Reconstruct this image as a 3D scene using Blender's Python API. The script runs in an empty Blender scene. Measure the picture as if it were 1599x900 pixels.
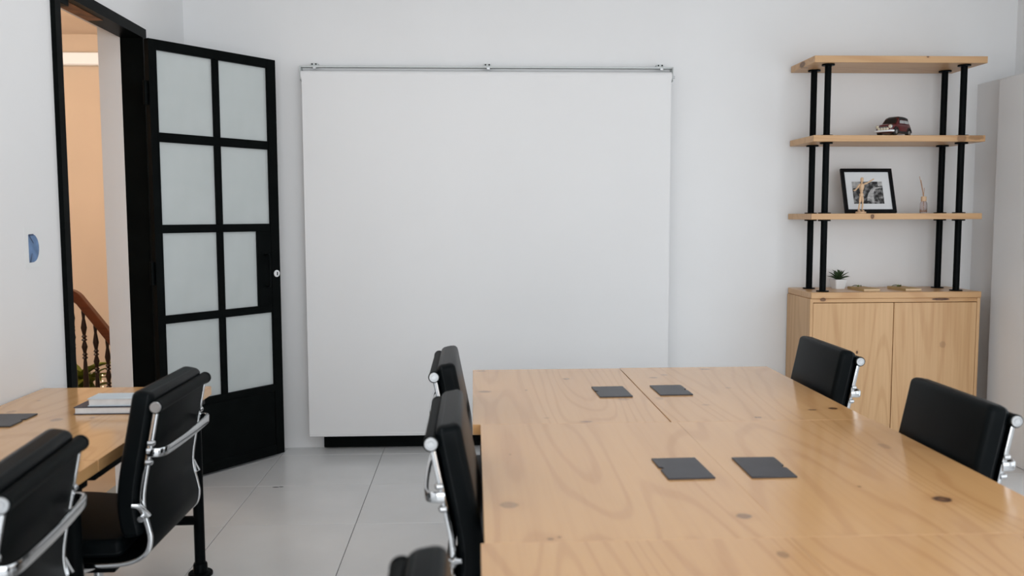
import bpy, math, random
from mathutils import Vector, Matrix
random.seed(7)
SC = bpy.context.scene
COL = SC.collection
PI = math.pi

# ------------------------------------------------------------------ camera
CAM_H, F_PX = 1.42, 1368.3
PITCH, YAW, ROLL = math.radians(4.699), math.radians(2.519), math.radians(-0.178)
cd = bpy.data.cameras.new('camera'); cam = bpy.data.objects.new('camera', cd); COL.objects.link(cam)
fw = Vector((math.sin(YAW)*math.cos(PITCH), math.cos(YAW)*math.cos(PITCH), -math.sin(PITCH)))
rt = Vector((math.cos(YAW), -math.sin(YAW), 0)); up = rt.cross(fw)
r2 = rt*math.cos(ROLL)+up*math.sin(ROLL); u2 = -rt*math.sin(ROLL)+up*math.cos(ROLL)
M = Matrix((r2, u2, -fw)).transposed().to_4x4(); M.translation = Vector((0, 0, CAM_H))
cam.matrix_world = M
cd.sensor_fit = 'HORIZONTAL'; cd.sensor_width = 36.0; cd.lens = 36.0*F_PX/1599.0
cd.clip_start = 0.02
cd.dof.use_dof = True; cd.dof.focus_distance = 4.6; cd.dof.aperture_fstop = 3.0
SC.camera = cam

# ------------------------------------------------------------------ world, daylight, exposure
w = bpy.data.worlds.new('sky'); SC.world = w; w.use_nodes = True
w.node_tree.nodes['Background'].inputs[0].default_value = (0.86, 0.93, 1.0, 1)
w.node_tree.nodes['Background'].inputs[1].default_value = 1.0
SC.view_settings.view_transform = 'Standard'; SC.view_settings.look = 'None'
SC.view_settings.gamma = 1.0; SC.view_settings.use_curve_mapping = False
SC.view_settings.exposure = -0.22

def area(name, loc, rot, sx, sy, power, col):
    l = bpy.data.lights.new(name, 'AREA'); l.shape = 'RECTANGLE'; l.size = sx; l.size_y = sy
    l.energy = power; l.color = col
    o = bpy.data.objects.new(name, l); COL.objects.link(o); o.location = loc; o.rotation_euler = rot
    return o
DAY = (0.95, 0.98, 1.0)
# daylight entering by the windows of the right wall and of the wall behind the camera
area('daylight_right_a', (3.44, 1.55, 1.45), (0, PI/2, 0), 2.15, 1.75, 15, DAY)
area('daylight_glass_door', (3.44, 3.55, 1.2), (0, PI/2, 0), 2.2, 1.3, 11, (0.90, 0.96, 1.0))
area('daylight_right_b', (3.44, -.75, 1.45), (0, PI/2, 0), 2.15, 1.75, 19, DAY)
area('daylight_rear', (0.85, -2.29, 1.4), (PI/2, 0, 0), 4.2, 2.3, 120, DAY)
# unseen overhead fill, added to brighten the far floor and lower back wall
area('ceiling_fill_light', (-0.35, 3.5, 3.03), (0, 0, 0), 1.2, 0.6, 9, (0.95, 0.98, 1.0))
# warm lamp light of the hallway
hl = bpy.data.lights.new('hall_lamp_light', 'POINT'); hl.energy = 56; hl.color = (1.0, 0.87, 0.72); hl.shadow_soft_size = 0.15
hlo = bpy.data.objects.new('hall_lamp_light', hl); COL.objects.link(hlo); hlo.location = (-3.3, 5.4, 2.35)

# ------------------------------------------------------------------ materials
MATS = {}
def pmat(name, col, rough=0.5, metal=0.0, coat=0.0, spec=0.5, trans=0.0, emit=None, es=0.0, ior=1.45):
    m = bpy.data.materials.new(name); m.use_nodes = True
    b = m.node_tree.nodes['Principled BSDF']
    b.inputs['Base Color'].default_value = (*col, 1); b.inputs['Roughness'].default_value = rough
    b.inputs['Metallic'].default_value = metal; b.inputs['Coat Weight'].default_value = coat
    b.inputs['Specular IOR Level'].default_value = spec; b.inputs['IOR'].default_value = ior
    b.inputs['Transmission Weight'].default_value = trans
    if emit: b.inputs['Emission Color'].default_value = (*emit, 1); b.inputs['Emission Strength'].default_value = es
    MATS[name] = m; return m
class NT:
    def __init__(s, m): s.t = m.node_tree; s.n = s.t.nodes; s.l = s.t.links; s.b = s.n['Principled BSDF']
    def node(s, typ, **kw):
        n = s.n.new(typ)
        for k, v in kw.items(): setattr(n, k, v)
        return n
    def link(s, a, b): s.l.new(a, b)
    def math(s, op, a, b=None):
        n = s.node('ShaderNodeMath', operation=op)
        for i, v in enumerate((a, b)):
            if v is None: continue
            if isinstance(v, (int, float)): n.inputs[i].default_value = v
            else: s.link(v, n.inputs[i])
        return n.outputs[0]
    def mapr(s, v, a, b, c, d, smooth=False):
        n = s.node('ShaderNodeMapRange')
        if smooth: n.interpolation_type = 'SMOOTHSTEP'
        s.link(v, n.inputs[0])
        for i, x in enumerate((a, b, c, d)): n.inputs[i+1].default_value = x
        return n.outputs[0]
    def mix(s, fac, a, b):
        n = s.node('ShaderNodeMix', data_type='RGBA')
        if isinstance(fac, (int, float)): n.inputs[0].default_value = fac
        else: s.link(fac, n.inputs[0])
        for i, v in ((6, a), (7, b)):
            if isinstance(v, tuple): n.inputs[i].default_value = (*v, 1)
            else: s.link(v, n.inputs[i])
        return n.outputs[2]
    def noise(s, vec, scale, detail=2.0, rough=0.5, dist=0.0):
        n = s.node('ShaderNodeTexNoise'); n.inputs['Scale'].default_value = scale
        n.inputs['Detail'].default_value = detail; n.inputs['Roughness'].default_value = rough
        n.inputs['Distortion'].default_value = dist
        if vec is not None: s.link(vec, n.inputs['Vector'])
        return n.outputs['Fac']
    def coords(s, scale=(1, 1, 1), off=(0, 0, 0), kind='Object'):
        tc = s.node('ShaderNodeTexCoord'); mp = s.node('ShaderNodeMapping')
        mp.inputs['Scale'].default_value = scale; mp.inputs['Location'].default_value = off
        s.link(tc.outputs[kind], mp.inputs['Vector']); return mp.outputs[0], tc.outputs[kind]
    def bump(s, h, strength, dist=0.01):
        n = s.node('ShaderNodeBump'); n.inputs['Strength'].default_value = strength
        n.inputs['Distance'].default_value = dist; s.link(h, n.inputs['Height'])
        s.link(n.outputs[0], s.b.inputs['Normal'])
def varied(name, col, amt=0.06, scale=4.0, rough=0.5, bump=0.0, bscale=80, **kw):
    m = pmat(name, col, rough, **kw); t = NT(m); v, raw = t.coords()
    f = t.noise(v, scale, 4)
    lo = tuple(c*(1-amt) for c in col); hi = tuple(min(1, c*(1+amt)) for c in col)
    t.link(t.mix(t.mapr(f, .3, .7, 0, 1), lo, hi), t.b.inputs['Base Color'])
    if bump: t.bump(t.noise(v, bscale, 3), bump, 0.002)
    return m
def wood(name, base, dark, along='y', off=(0, 0, 0), knots=(), rough=0.3, contrast=1.0, coat=0.0, fine=1.0, rings=125):
    """pine: cathedral grain from banded noise, fine fibres and single knots at given places (object space)"""
    m = pmat(name, base, rough, coat=coat); t = NT(m)
    ax = {'x': 0, 'y': 1, 'z': 2}[along]
    s1 = [2.6]*3; s1[ax] = 0.33; s2 = [70.0]*3; s2[ax] = 1.6; s3 = [9.0]*3; s3[ax] = 0.5
    v1, raw = t.coords(tuple(s1), off); v2, _ = t.coords(tuple(s2), off); v3, _ = t.coords(tuple(s3), off)
    n1 = t.noise(v1, 1.0, 1.6, 0.42, 0.25)
    ring = t.math('SINE', t.math('MULTIPLY', n1, rings))
    ring = t.math('ADD', t.mapr(ring, 0.0, 1.0, 0, 0.09*contrast, True), t.mapr(ring, 0.55, 1.0, 0, 0.20*contrast, True))
    fib = t.mapr(t.noise(v2, 1.0, 3, 0.6), 0.42, 0.75, 0, 0.14*contrast*fine)
    band = t.mapr(t.noise(v3, 1.0, 2), 0.35, 0.7, 0, 0.16*contrast)
    f = t.math('ADD', t.math('ADD', ring, fib), band)
    col = t.mix(f, base, dark)
    for kx, ky, kz, rx, ry, rz, dk in knots:
        sub = t.node('ShaderNodeVectorMath', operation='SUBTRACT'); t.link(raw, sub.inputs[0]); sub.inputs[1].default_value = (kx, ky, kz)
        mul = t.node('ShaderNodeVectorMath', operation='MULTIPLY'); t.link(sub.outputs[0], mul.inputs[0]); mul.inputs[1].default_value = (1/rx, 1/ry, 1/rz)
        ln = t.node('ShaderNodeVectorMath', operation='LENGTH'); t.link(mul.outputs[0], ln.inputs[0])
        d = t.math('ADD', ln.outputs['Value'], t.mapr(t.noise(raw, 60, 2), 0, 1, -0.25, 0.25))
        col = t.mix(t.mapr(d, 0.9, 2.6, 0.30*dk, 0, True), col, dark)
        col = t.mix(t.mapr(d, 0.7, 1.1, dk, 0, True), col, (0.075, 0.028, 0.012))
        col = t.mix(t.mapr(d, 0.15, 0.6, 0.35*dk, 0, True), col, dark)
    t.link(col, t.b.inputs['Base Color'])
    t.bump(t.noise(v2, 1.0, 3, .6), 0.05, 0.002)
    return m

wall_m = varied('wall_paint', (0.83, 0.83, 0.835), 0.012, 2.2, 0.6, 0.06, 60)
ceil_m = varied('ceiling_paint', (0.84, 0.84, 0.83), 0.01, 2, 0.7)
tile_m = varied('floor_tile_glaze', (0.64, 0.645, 0.65), 0.05, 2.3, 0.24, 0.03, 30, ior=1.8)
grout_m = varied('grout', (0.13, 0.13, 0.13), 0.1, 20, 0.9)
black_m = varied('black_paint', (0.0032, 0.0042, 0.0042), 0.25, 8, 0.38, 0.04, 120, spec=0.035)
pipe_m = varied('black_pipe_paint', (0.0035, 0.0045, 0.005), 0.3, 10, 0.34, 0.05, 150, spec=0.04)
peach_m = varied('hall_peach_paint', (0.84, 0.71, 0.59), 0.03, 2, 0.7)
hallceil_m = varied('hall_ceiling_paint', (0.82, 0.68, 0.56), 0.02, 2, 0.7)
reveal_m = varied('hall_white_plaster', (0.62, 0.62, 0.64), 0.03, 3, 0.7)
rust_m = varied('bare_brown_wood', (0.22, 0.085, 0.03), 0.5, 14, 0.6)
leather_m = varied('black_leather', (0.0035, 0.0048, 0.0055), 0.25, 6, 0.34, 0.10, 240, spec=0.06)
sling_m = varied('black_sling_leather', (0.003, 0.0042, 0.0045), 0.25, 6, 0.48, 0.10, 240, spec=0.05)
stitch_m = varied('piping_leather', (0.006, 0.008, 0.009), 0.2, 10, 0.42, spec=0.2)
chrome_m = varied('polished_aluminium', (0.60, 0.61, 0.62), 0.05, 6, 0.08, metal=1.0)
steel_m = varied('brushed_steel', (0.55, 0.56, 0.57), 0.06, 12, 0.28, metal=1.0)
rubber_m = varied('black_rubber', (0.006, 0.006, 0.006), 0.2, 10, 0.6, spec=0.1)
blind_m = varied('blind_fabric', (0.83, 0.83, 0.835), 0.012, 1.5, 0.75, 0.05, 300)
blindrail_m = varied('blind_aluminium', (0.60, 0.63, 0.63), 0.03, 6, 0.4)
frame_black_m = varied('picture_frame_black', (0.004, 0.004, 0.005), 0.2, 10, 0.35, spec=0.15)
mat_m = varied('passepartout_card', (0.74, 0.76, 0.78), 0.02, 5, 0.7)
man_m = wood('pale_lime_wood', (0.72, 0.50, 0.32), (0.50, 0.30, 0.16), 'z', fine=1.2, rough=0.5)
rail_wood_m = wood('dark_turned_wood', (0.13, 0.036, 0.014), (0.045, 0.011, 0.005), 'x', rough=0.3)
bal_wood_m = wood('dark_baluster_wood', (0.016, 0.005, 0.003), (0.007, 0.002, 0.0015), 'z', rough=0.35)
pot_m = varied('white_ceramic', (0.82, 0.83, 0.84), 0.02, 5, 0.35)
succ_m = varied('dark_succulent_leaf', (0.030, 0.055, 0.022), 0.35, 30, 0.5)
plant_m = varied('hall_plant_leaf', (0.16, 0.20, 0.02), 0.3, 12, 0.5)
kraft_m = varied('kraft_card', (0.52, 0.36, 0.17), 0.10, 18, 0.75)
kraftedge_m = varied('cream_page_edge', (0.78, 0.58, 0.38), 0.06, 30, 0.7)
pad_m = varied('slate_leatherette', (0.036, 0.036, 0.044), 0.18, 10, 0.40, 0.08, 300, spec=0.55)
paper_m = varied('white_pages', (0.78, 0.79, 0.80), 0.06, 40, 0.7)
bookblue_m = varied('pale_blue_cover', (0.62, 0.70, 0.76), 0.06, 8, 0.5)
booknavy_m = varied('dark_book_cover', (0.05, 0.05, 0.07), 0.15, 8, 0.45)
notice_m = varied('notice_paper', (0.82, 0.83, 0.83), 0.015, 6, 0.4)
maskblue_m = varied('notice_blue_print', (0.125, 0.22, 0.40), 0.25, 22, 0.5)
maskdark_m = varied('notice_dark_print', (0.045, 0.075, 0.15), 0.2, 20, 0.5)
red_m = varied('toy_dark_red_paint', (0.105, 0.008, 0.010), 0.15, 20, 0.28, coat=0.4)
toyblack_m = varied('toy_black_paint', (0.012, 0.012, 0.012), 0.2, 20, 0.35)
toycream_m = varied('toy_lamp_cream', (0.70, 0.62, 0.48), 0.05, 20, 0.25)
toyglass_m = varied('toy_window', (0.42, 0.42, 0.42), 0.05, 20, 0.15)
lamp_white_m = pmat('hall_light_diffuser', (0.8, 0.8, 0.8), 0.5, emit=(1.0, 0.96, 0.92), es=0.45)
fairy_m = pmat('fairy_bulb', (1, 0.9, 0.7), 0.4, emit=(1.0, 0.8, 0.5), es=2.5)
scuff_m = varied('dark_scuff', (0.06, 0.06, 0.06), 0.2, 20, 0.8)  # colour of the scuff marks on the floor tile
glass_m = pmat('bottle_glass', (0.92, 0.86, 0.86), 0.03, trans=1.0, ior=1.3)
reed_m = varied('reed_stick', (0.50, 0.30, 0.19), 0.12, 60, 0.7)
soil_m = varied('dark_soil', (0.03, 0.02, 0.015), 0.3, 60, 0.9)
def frosted(name):
    m = bpy.data.materials.new(name); m.use_nodes = True; t = m.node_tree
    b = t.nodes['Principled BSDF']; out = t.nodes['Material Output']
    b.inputs['Base Color'].default_value = (0.70, 0.74, 0.74, 1); b.inputs['Roughness'].default_value = 0.22
    nz = t.nodes.new('ShaderNodeTexNoise'); nz.inputs['Scale'].default_value = 1.5
    tr = t.nodes.new('ShaderNodeBsdfTransparent'); tr.inputs[0].default_value = (0.93, 0.96, 0.95, 1)
    mx = t.nodes.new('ShaderNodeMixShader'); mr = t.nodes.new('ShaderNodeMapRange')
    mr.inputs[3].default_value = 0.55; mr.inputs[4].default_value = 0.72
    t.links.new(nz.outputs['Fac'], mr.inputs[0]); t.links.new(mr.outputs[0], mx.inputs[0])
    t.links.new(tr.outputs[0], mx.inputs[1]); t.links.new(b.outputs[0], mx.inputs[2])
    t.links.new(mx.outputs[0], out.inputs['Surface']); return m
pane_m = frosted('frosted_pane')
def photo_print(name):
    m = pmat(name, (0.2, 0.2, 0.2), 0.35); t = NT(m); v, raw = t.coords((1, 1, 1))
    a = t.noise(v, 38, 4, 0.6); vo = t.node('ShaderNodeTexVoronoi'); vo.inputs['Scale'].default_value = 46
    t.link(v, vo.inputs['Vector'])
    f = t.math('ADD', t.mapr(a, .40, .62, 0, .7), t.mapr(vo.outputs['Distance'], 0.05, .55, .35, -.2))
    t.link(t.mix(f, (0.012, 0.012, 0.013), (0.42, 0.42, 0.42)), t.b.inputs['Base Color']); return m
print_m = photo_print('monochrome_print')
printlight_m = varied('print_light_grey', (0.42, 0.42, 0.42), 0.35, 60, 0.4)

# ------------------------------------------------------------------ mesh helpers
class MB:
    def __init__(s): s.v = []; s.f = []; s.sm = []
    def add(s, vs, fs, smooth=False):
        o = len(s.v); s.v += [tuple(p) for p in vs]
        s.f += [tuple(i+o for i in f) for f in fs]; s.sm += [smooth]*len(fs); return s
    def box(s, x0, x1, y0, y1, z0, z1, mat=None):
        vs = [Vector((x, y, z)) for z in (z0, z1) for (x, y) in ((x0, y0), (x1, y0), (x1, y1), (x0, y1))]
        if mat is not None: vs = [mat @ p for p in vs]
        return s.add(vs, [(3, 2, 1, 0), (4, 5, 6, 7), (0, 1, 5, 4), (1, 2, 6, 5), (2, 3, 7, 6), (3, 0, 4, 7)])
    def rings(s, rings, smooth=True, caps=True, closed=True):
        n = len(rings[0]); vs = [p for r in rings for p in r]; fs = []
        for i in range(len(rings)-1):
            for k in range(n if closed else n-1):
                a = i*n+k; b = i*n+(k+1) % n; fs.append((a, b, b+n, a+n))
        s.add(vs, fs, smooth)
        if caps:
            s.add(rings[0], [tuple(range(n))[::-1]]); s.add(rings[-1], [tuple(range(n))])
        return s
    def sweep(s, path, section, side=None, smooth=True, caps=True, scales=None):
        """section: list of (a,b): a along 'side' axis, b along normal = side x tangent"""
        path = [Vector(p) for p in path]; rg = []
        n = len(path); prev = None
        for i, p in enumerate(path):
            t = (path[min(i+1, n-1)]-path[max(i-1, 0)]).normalized()
            if side is not None: a = Vector(side); a = (a-t*a.dot(t)).normalized()
            else:
                if prev is None:
                    a = Vector((0, 0, 1)) if abs(t.z) < .9 else Vector((1, 0, 0))
                else: a = prev
                a = (a-t*a.dot(t)).normalized(); prev = a
            b = a.cross(t).normalized()
            sa, sb = scales[i] if scales else (1, 1)
            rg.append([p+a*(q[0]*sa)+b*(q[1]*sb) for q in section])
        return s.rings(rg, smooth, caps)
    def tube(s, path, r, n=12, caps=True, radii=None):
        sec = [(r*math.cos(2*PI*k/n), r*math.sin(2*PI*k/n)) for k in range(n)]
        return s.sweep(path, sec, None, True, caps, None if not radii else [(q/r, q/r) for q in radii])
    def lathe(s, prof, n=20, mat=None, caps=True):
        rg = []
        for r, z in prof:
            ring = [Vector((r*math.cos(2*PI*k/n), r*math.sin(2*PI*k/n), z)) for k in range(n)]
            if mat is not None: ring = [mat @ p for p in ring]
            rg.append(ring)
        return s.rings(rg, True, caps)
    def poly(s, pts, nrm, thick):
        """flat outline extruded by thick along nrm"""
        pts = [Vector(p) for p in pts]; q = [p+Vector(nrm)*thick for p in pts]; n = len(pts)
        s.add(pts+q, [tuple(range(n))[::-1], tuple(range(n, 2*n))]+[(k, (k+1) % n, (k+1) % n+n, k+n) for k in range(n)])
        return s
    def mesh(s, name, m):
        me = bpy.data.meshes.new(name); me.from_pydata(s.v, [], s.f); me.polygons.foreach_set('use_smooth', s.sm)
        me.materials.append(m); me.update()
        import bmesh
        bm = bmesh.new(); bm.from_mesh(me); bmesh.ops.recalc_face_normals(bm, faces=bm.faces); bm.to_mesh(me); bm.free(); me.set_sharp_from_angle(angle=math.radians(38))
        return me
    def build(s, name, m, parent=None, bevel=0.0, segs=2, loc=None):
        o = bpy.data.objects.new(name, s.mesh(name, m)); COL.objects.link(o)
        if parent: o.parent = parent
        if loc: o.location = loc
        if bevel:
            b = o.modifiers.new('bevel', 'BEVEL'); b.width = bevel; b.segments = segs; b.limit_method = 'ANGLE'; b.angle_limit = math.radians(40)
        return o
def spline(pts, n=6):
    P = [Vector(p) for p in pts]; P = [2*P[0]-P[1]]+P+[2*P[-1]-P[-2]]; out = []
    for i in range(1, len(P)-2):
        for k in range(n):
            t = k/n; a, b, c, d = P[i-1:i+3]
            out.append(0.5*((2*b)+(c-a)*t+(2*a-5*b+4*c-d)*t*t+(3*b-a-3*c+d)*t**3))
    out.append(P[-2]); return out
def rrect(w, h, r, n=4):
    out = []
    for cx, cy, a0 in ((w/2-r, h/2-r, 0), (-w/2+r, h/2-r, PI/2), (-w/2+r, -h/2+r, PI), (w/2-r, -h/2+r, 1.5*PI)):
        for k in range(n+1): out.append((cx+r*math.cos(a0+k*PI/2/n), cy+r*math.sin(a0+k*PI/2/n)))
    return out
def thing(name, label, cat, loc=(0, 0, 0), rz=0.0, group=None, kind=None):
    o = bpy.data.objects.new(name, None); o.empty_display_size = 0.05; COL.objects.link(o)
    o.location = loc; o.rotation_euler = (0, 0, rz); return tag(o, label, cat, group, kind)
def tag(o, label=None, cat=None, group=None, kind=None):
    if label: o['label'] = label
    if cat: o['category'] = cat
    if group: o['group'] = group
    if kind: o['kind'] = kind
    return o
def copy_tree(o, parent=None):
    c = o.copy(); COL.objects.link(c); c.parent = parent
    for ch in list(o.children): copy_tree(ch, c)
    return c

# ------------------------------------------------------------------ the room
XL, XR, YB, YN, ZC = -1.70, 3.35, 5.36, -2.2, 3.05
def struct(name, mb, m, label, cat, parent=None, bevel=0):
    return tag(mb.build(name, m, parent, bevel), label, cat, None, 'structure')
floor = struct('floor', MB().box(XL, XR, YN, YB, -0.10, -0.004), grout_m, 'grey square tiled floor of the office', 'floor')
tile_meshes = {}
def tile_mesh(wx, wy):
    key = (round(wx, 3), round(wy, 3))
    if key not in tile_meshes:
        c = 0.0015; b = MB()
        lo = [(0, 0), (wx, 0), (wx, wy), (0, wy)]; hi = [(c, c), (wx-c, c), (wx-c, wy-c), (c, wy-c)]
        b.add([(x, y, -0.006) for x, y in lo]+[(x, y, -0.0012) for x, y in lo]+[(x, y, 0) for x, y in hi],
              [(4, 5, 9, 8), (5, 6, 10, 9), (6, 7, 11, 10), (7, 4, 8, 11), (8, 9, 10, 11), (0, 1, 5, 4), (1, 2, 6, 5), (2, 3, 7, 6), (3, 0, 4, 7)])
        tile_meshes[key] = b.mesh('tile', tile_m)
    return tile_meshes[key]
S = 0.6; g = 0.0014
xs = [-1.1534+S*k for k in range(-1, 9)]; ys = [3.9838+S*k for k in range(-11, 4)]
for x in xs:
    for y in ys:
        x0, x1, y0, y1 = max(x+g, XL), min(x+S-g, XR), max(y+g, YN), min(y+S-g, YB)
        if x1-x0 < 0.02 or y1-y0 < 0.02: continue
        o = bpy.data.objects.new('tile', tile_mesh(x1-x0, y1-y0)); COL.objects.link(o); o.parent = floor; o.location = (x0, y0, 0)
struct('ceiling', MB().box(XL-.21, XR+.2, YN-.2, YB+.2, ZC, ZC+.1), ceil_m, 'plain white ceiling above the office', 'ceiling')
struct('wall_back', MB().box(XL-.207, XR+.2, YB, YB+.2, -.1, ZC), wall_m, 'white back wall behind the roller blind and bookcase', 'wall')
# left wall with the door opening
OY0, OY1, OZ = 3.745, 4.645, 2.335
lw = MB()
lw.box(XL-.207, XL, YN, OY0-.05, -.1, ZC); lw.box(XL-.207, XL, OY1+.05, YB, -.1, ZC); lw.box(XL-.207, XL, OY0-.05, OY1+.05, OZ+.05, ZC)
lw.box(XL-.207, XL-.095, OY0-.05, OY0, -.1, OZ+.05); lw.box(XL-.207, XL-.095, OY1, OY1+.05, -.1, OZ+.05)
struct('wall_left', lw, wall_m, 'white left wall with the open doorway', 'wall')
# right wall with two window openings, and wall behind the camera with one
rw = MB(); T = .2
rw.box(XR, XR+T, YN, 2.88, -.1, .35); rw.box(XR, XR+T, 4.22, YB, -.1, .35); rw.box(XR, XR+T, 2.88, 4.22, -.1, .08); rw.box(XR, XR+T, YN, YB, 2.55, ZC)
for y0, y1 in ((YN, -1.65), (.15, .65), (2.45, 2.88), (4.22, YB)): rw.box(XR, XR+T, y0, y1, .35, 2.55)
struct('wall_right', rw, wall_m, 'white right wall beside the bookcase', 'wall')
nw = MB()
nw.box(XL-.207, XR+.2, YN-T, YN, -.1, .2); nw.box(XL-.207, XR+.2, YN-T, YN, 2.55, ZC)
for x0, x1 in ((XL-.207, -1.3), (3.0, XR+.2)): nw.box(x0, x1, YN-T, YN, .2, 2.55)
struct('wall_near', nw, wall_m, 'white wall behind the camera with a wide window', 'wall')
# low projecting wall and pilaster right of the bookcase
struct('wall_low', MB().box(3.118, XR, 4.45, YB, 0, 2.22), wall_m, 'low projecting white wall right of the bookcase', 'wall')
struct('trim_1', MB().box(3.052, 3.118, 4.45, 5.03, 0, 2.20), wall_m, 'white pilaster panel at the right edge beyond the chairs', 'trim', bevel=.006)
# black frame of the door
fr = MB()
fr.box(XL-.095, XL+.02, OY0-.05, OY0, 0, OZ+.05); fr.box(XL-.095, XL+.02, OY1, OY1+.05, 0, OZ+.05); fr.box(XL-.095, XL+.02, OY0, OY1, OZ, OZ+.05)
trim = struct('trim_2', fr, black_m, 'black steel frame around the doorway', 'door frame')
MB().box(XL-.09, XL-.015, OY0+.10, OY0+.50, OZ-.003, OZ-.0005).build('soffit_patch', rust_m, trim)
MB().box(XL-.08, XL+.005, OY0+.001, OY0+.11, OZ-.03, OZ-.0005).build('closer_block', black_m, trim, .003)
# window behind the blind
win = thing('window_1', 'black framed window behind the white roller blind, its bottom rail showing', 'window', (0.1, YB, 0), kind='structure')
for x0, x1, z0, z1, nm in ((-1.023, 1.0, .006, .078, 'bottom_rail'), (-1.023, 1.0, 2.11, 2.17, 'top_rail')):
    MB().box(x0, x1, -.03, -.0005, z0, z1).build(nm, black_m, win, .002)
for x in (-1.023, -.345, .285, .95): MB().box(x, x+.05, -.03, -.0005, .078, 2.11).build('stile', black_m, win, .002)
for x0, x1 in ((-.973, -.345), (-.295, .285), (.335, .95)): MB().box(x0, x1, -.018, -.012, .078, 2.11).build('pane', pane_m, win)

# ------------------------------------------------------------------ hallway beyond the door
struct('floor_hallway', MB().box(-4.4, XL-.207, 2.6, 5.88, -.1, 0), varied('hall_floor_tile', (.42, .34, .26), .1, 3, .4), 'hallway floor beyond the door', 'floor')
struct('floor_stairwell', MB().box(-4.4, XL-.207, 5.88, 7.5, -.7, -.6), MATS['hall_floor_tile'], 'lower landing floor in the stairwell', 'floor')
struct('wall_hallway', MB().box(-4.5, XL-.207, 7.5, 7.6, -.7, 2.92), peach_m, 'peach hallway wall behind the stair railing', 'wall')
struct('wall_hallway_side', MB().box(-4.5, -4.4, 2.5, 7.5, -.7, 2.92), peach_m, 'peach side wall of the hallway', 'wall')
struct('wall_hallway_near', MB().box(-4.4, XL-.207, 2.5, 2.6, -.1, 2.92), peach_m, 'near end wall of the hallway', 'wall')
struct('wall_hallway_right', MB().box(XL-.207, XL-.107, YB+.2, 7.6, -.7, 2.92), peach_m, 'right wall of the stairwell', 'wall')
struct('ceiling_hallway', MB().box(-4.5, XL-.207, 2.5, 7.6, 2.92, 3.0), hallceil_m, 'peach lit hallway ceiling', 'ceiling')
lampw = thing('wall_light', 'long white light fixture high on the peach hallway wall', 'light', (-3.1, 7.5, 2.66))
MB().box(-.75, .75, -.05, -.001, 0, .11).build('housing', pot_m, lampw, .008)
MB().box(-.72, .72, -.07, -.05, .008, .102).build('diffuser', lamp_white_m, lampw, .008)
# railing
RY = 6.0
rail = thing('stair_railing', 'dark turned wood stair railing seen through the doorway', 'railing', (-2.7, RY, 0))
rp = [(-.75, 0, .905), (-.3, 0, .908), (-.05, 0, .908), (.02, 0, .895), (.08, 0, .825), (.23, 0, .625), (.5, 0, .265)]
MB().sweep(spline(rp, 5), [(.028, -.030), (.030, .012), (.022, .030), (-.022, .030), (-.030, .012), (-.028, -.030)], (0, 1, 0)).build('handrail', rail_wood_m, rail, .004)
MB().sweep([Vector(p)-Vector((0, 0, .035)) for p in spline(rp, 5)], rrect(.036, .022, .004, 2), (0, 1, 0)).build('handrail_moulding', rail_wood_m, rail)
prof = [(.016, -.80), (.016, -.70), (.011, -.695), (.019, -.68), (.011, -.665), (.012, -.655), (.017, -.60), (.0195, -.54), (.017, -.46), (.012, -.36), (.0095, -.335), (.019, -.325), (.0095, -.312), (.018, -.302), (.010, -.29), (.014, -.27), (.0195, -.25), (.012, -.22), (.0085, -.212), (.019, -.203), (.0085, -.19), (.018, -.18), (.010, -.168), (.0155, -.14), (.0195, -.12), (.014, -.085), (.009, -.055), (.012, -.02), (.012, 0)]
bal_mesh = MB().lathe(prof, 12).mesh('baluster', bal_wood_m)
def rail_z(x):
    P = spline(rp, 5)
    for a, b in zip(P, P[1:]):
        if a.x <= x <= b.x: return a.z+(b.z-a.z)*(x-a.x)/(b.x-a.x)
    return .9
for k in range(-8, 6):
    x = .068+.0755*k
    o = bpy.data.objects.new('baluster', bal_mesh); COL.objects.link(o); o.parent = rail; o.location = (x, 0, rail_z(x)-.045)
MB().sweep([Vector(p)-Vector((0, 0, .87)) for p in spline(rp, 5)], rrect(.06, .07, .004, 1), (0, 1, 0)).build('base_rail', bal_wood_m, rail)
# plant below, with fairy lights
hp = thing('potted_plant', 'green leafy plant with tiny lights behind the stair railing', 'plant', (-2.82, 6.45, -.6))
MB().lathe([(.10, 0), (.14, .28), (.15, .30), (.13, .30), (.125, .27)], 18).build('pot', rust_m, hp)
def leaf_mesh(L, W, droop, n=6, thick=.0015):
    b = MB(); top = []; bot = []
    rows = []
    for i in range(n+1):
        t = i/n; wd = W*math.sin(PI*min(1, t*.92+.08))**.8*(1 if t < 1 else 0)+.0005
        x = L*t; z = L*(.55*t-droop*t*t)
        rows.append([Vector((x, -wd/2, z+wd*.18)), Vector((x, 0, z)), Vector((x, wd/2, z+wd*.18))])
    vs = [p for r in rows for p in r]; vs2 = [p-Vector((0, 0, thick)) for p in vs]; fs = []
    for i in range(n):
        for k in range(2):
            a = i*3+k; fs.append((a, a+1, a+4, a+3)); a += len(vs); fs.append((a+3, a+4, a+1, a))
    b.add(vs+vs2, fs, True); return b
lm = leaf_mesh(.30, .11, .35).mesh('leaf', plant_m)
for k in range(26):
    o = bpy.data.objects.new('leaf', lm); COL.objects.link(o); o.parent = hp
    o.location = (random.uniform(-.04, .04), random.uniform(-.04, .04), random.uniform(.60, .90))
    o.rotation_euler = (0, random.uniform(-.5, .3), k*2.4); s = random.uniform(.5, .95); o.scale = (s, s, s)
MB().tube([(0, 0, .25), (.01, 0, .5), (0, .01, .88)], .012, 8).build('stem', plant_m, hp)
bm_ = MB().lathe([(.0005, -.006), (.003, -.003), (.0038, 0), (.003, .003), (.0005, .006)], 8).mesh('fairy_light', fairy_m)
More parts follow.
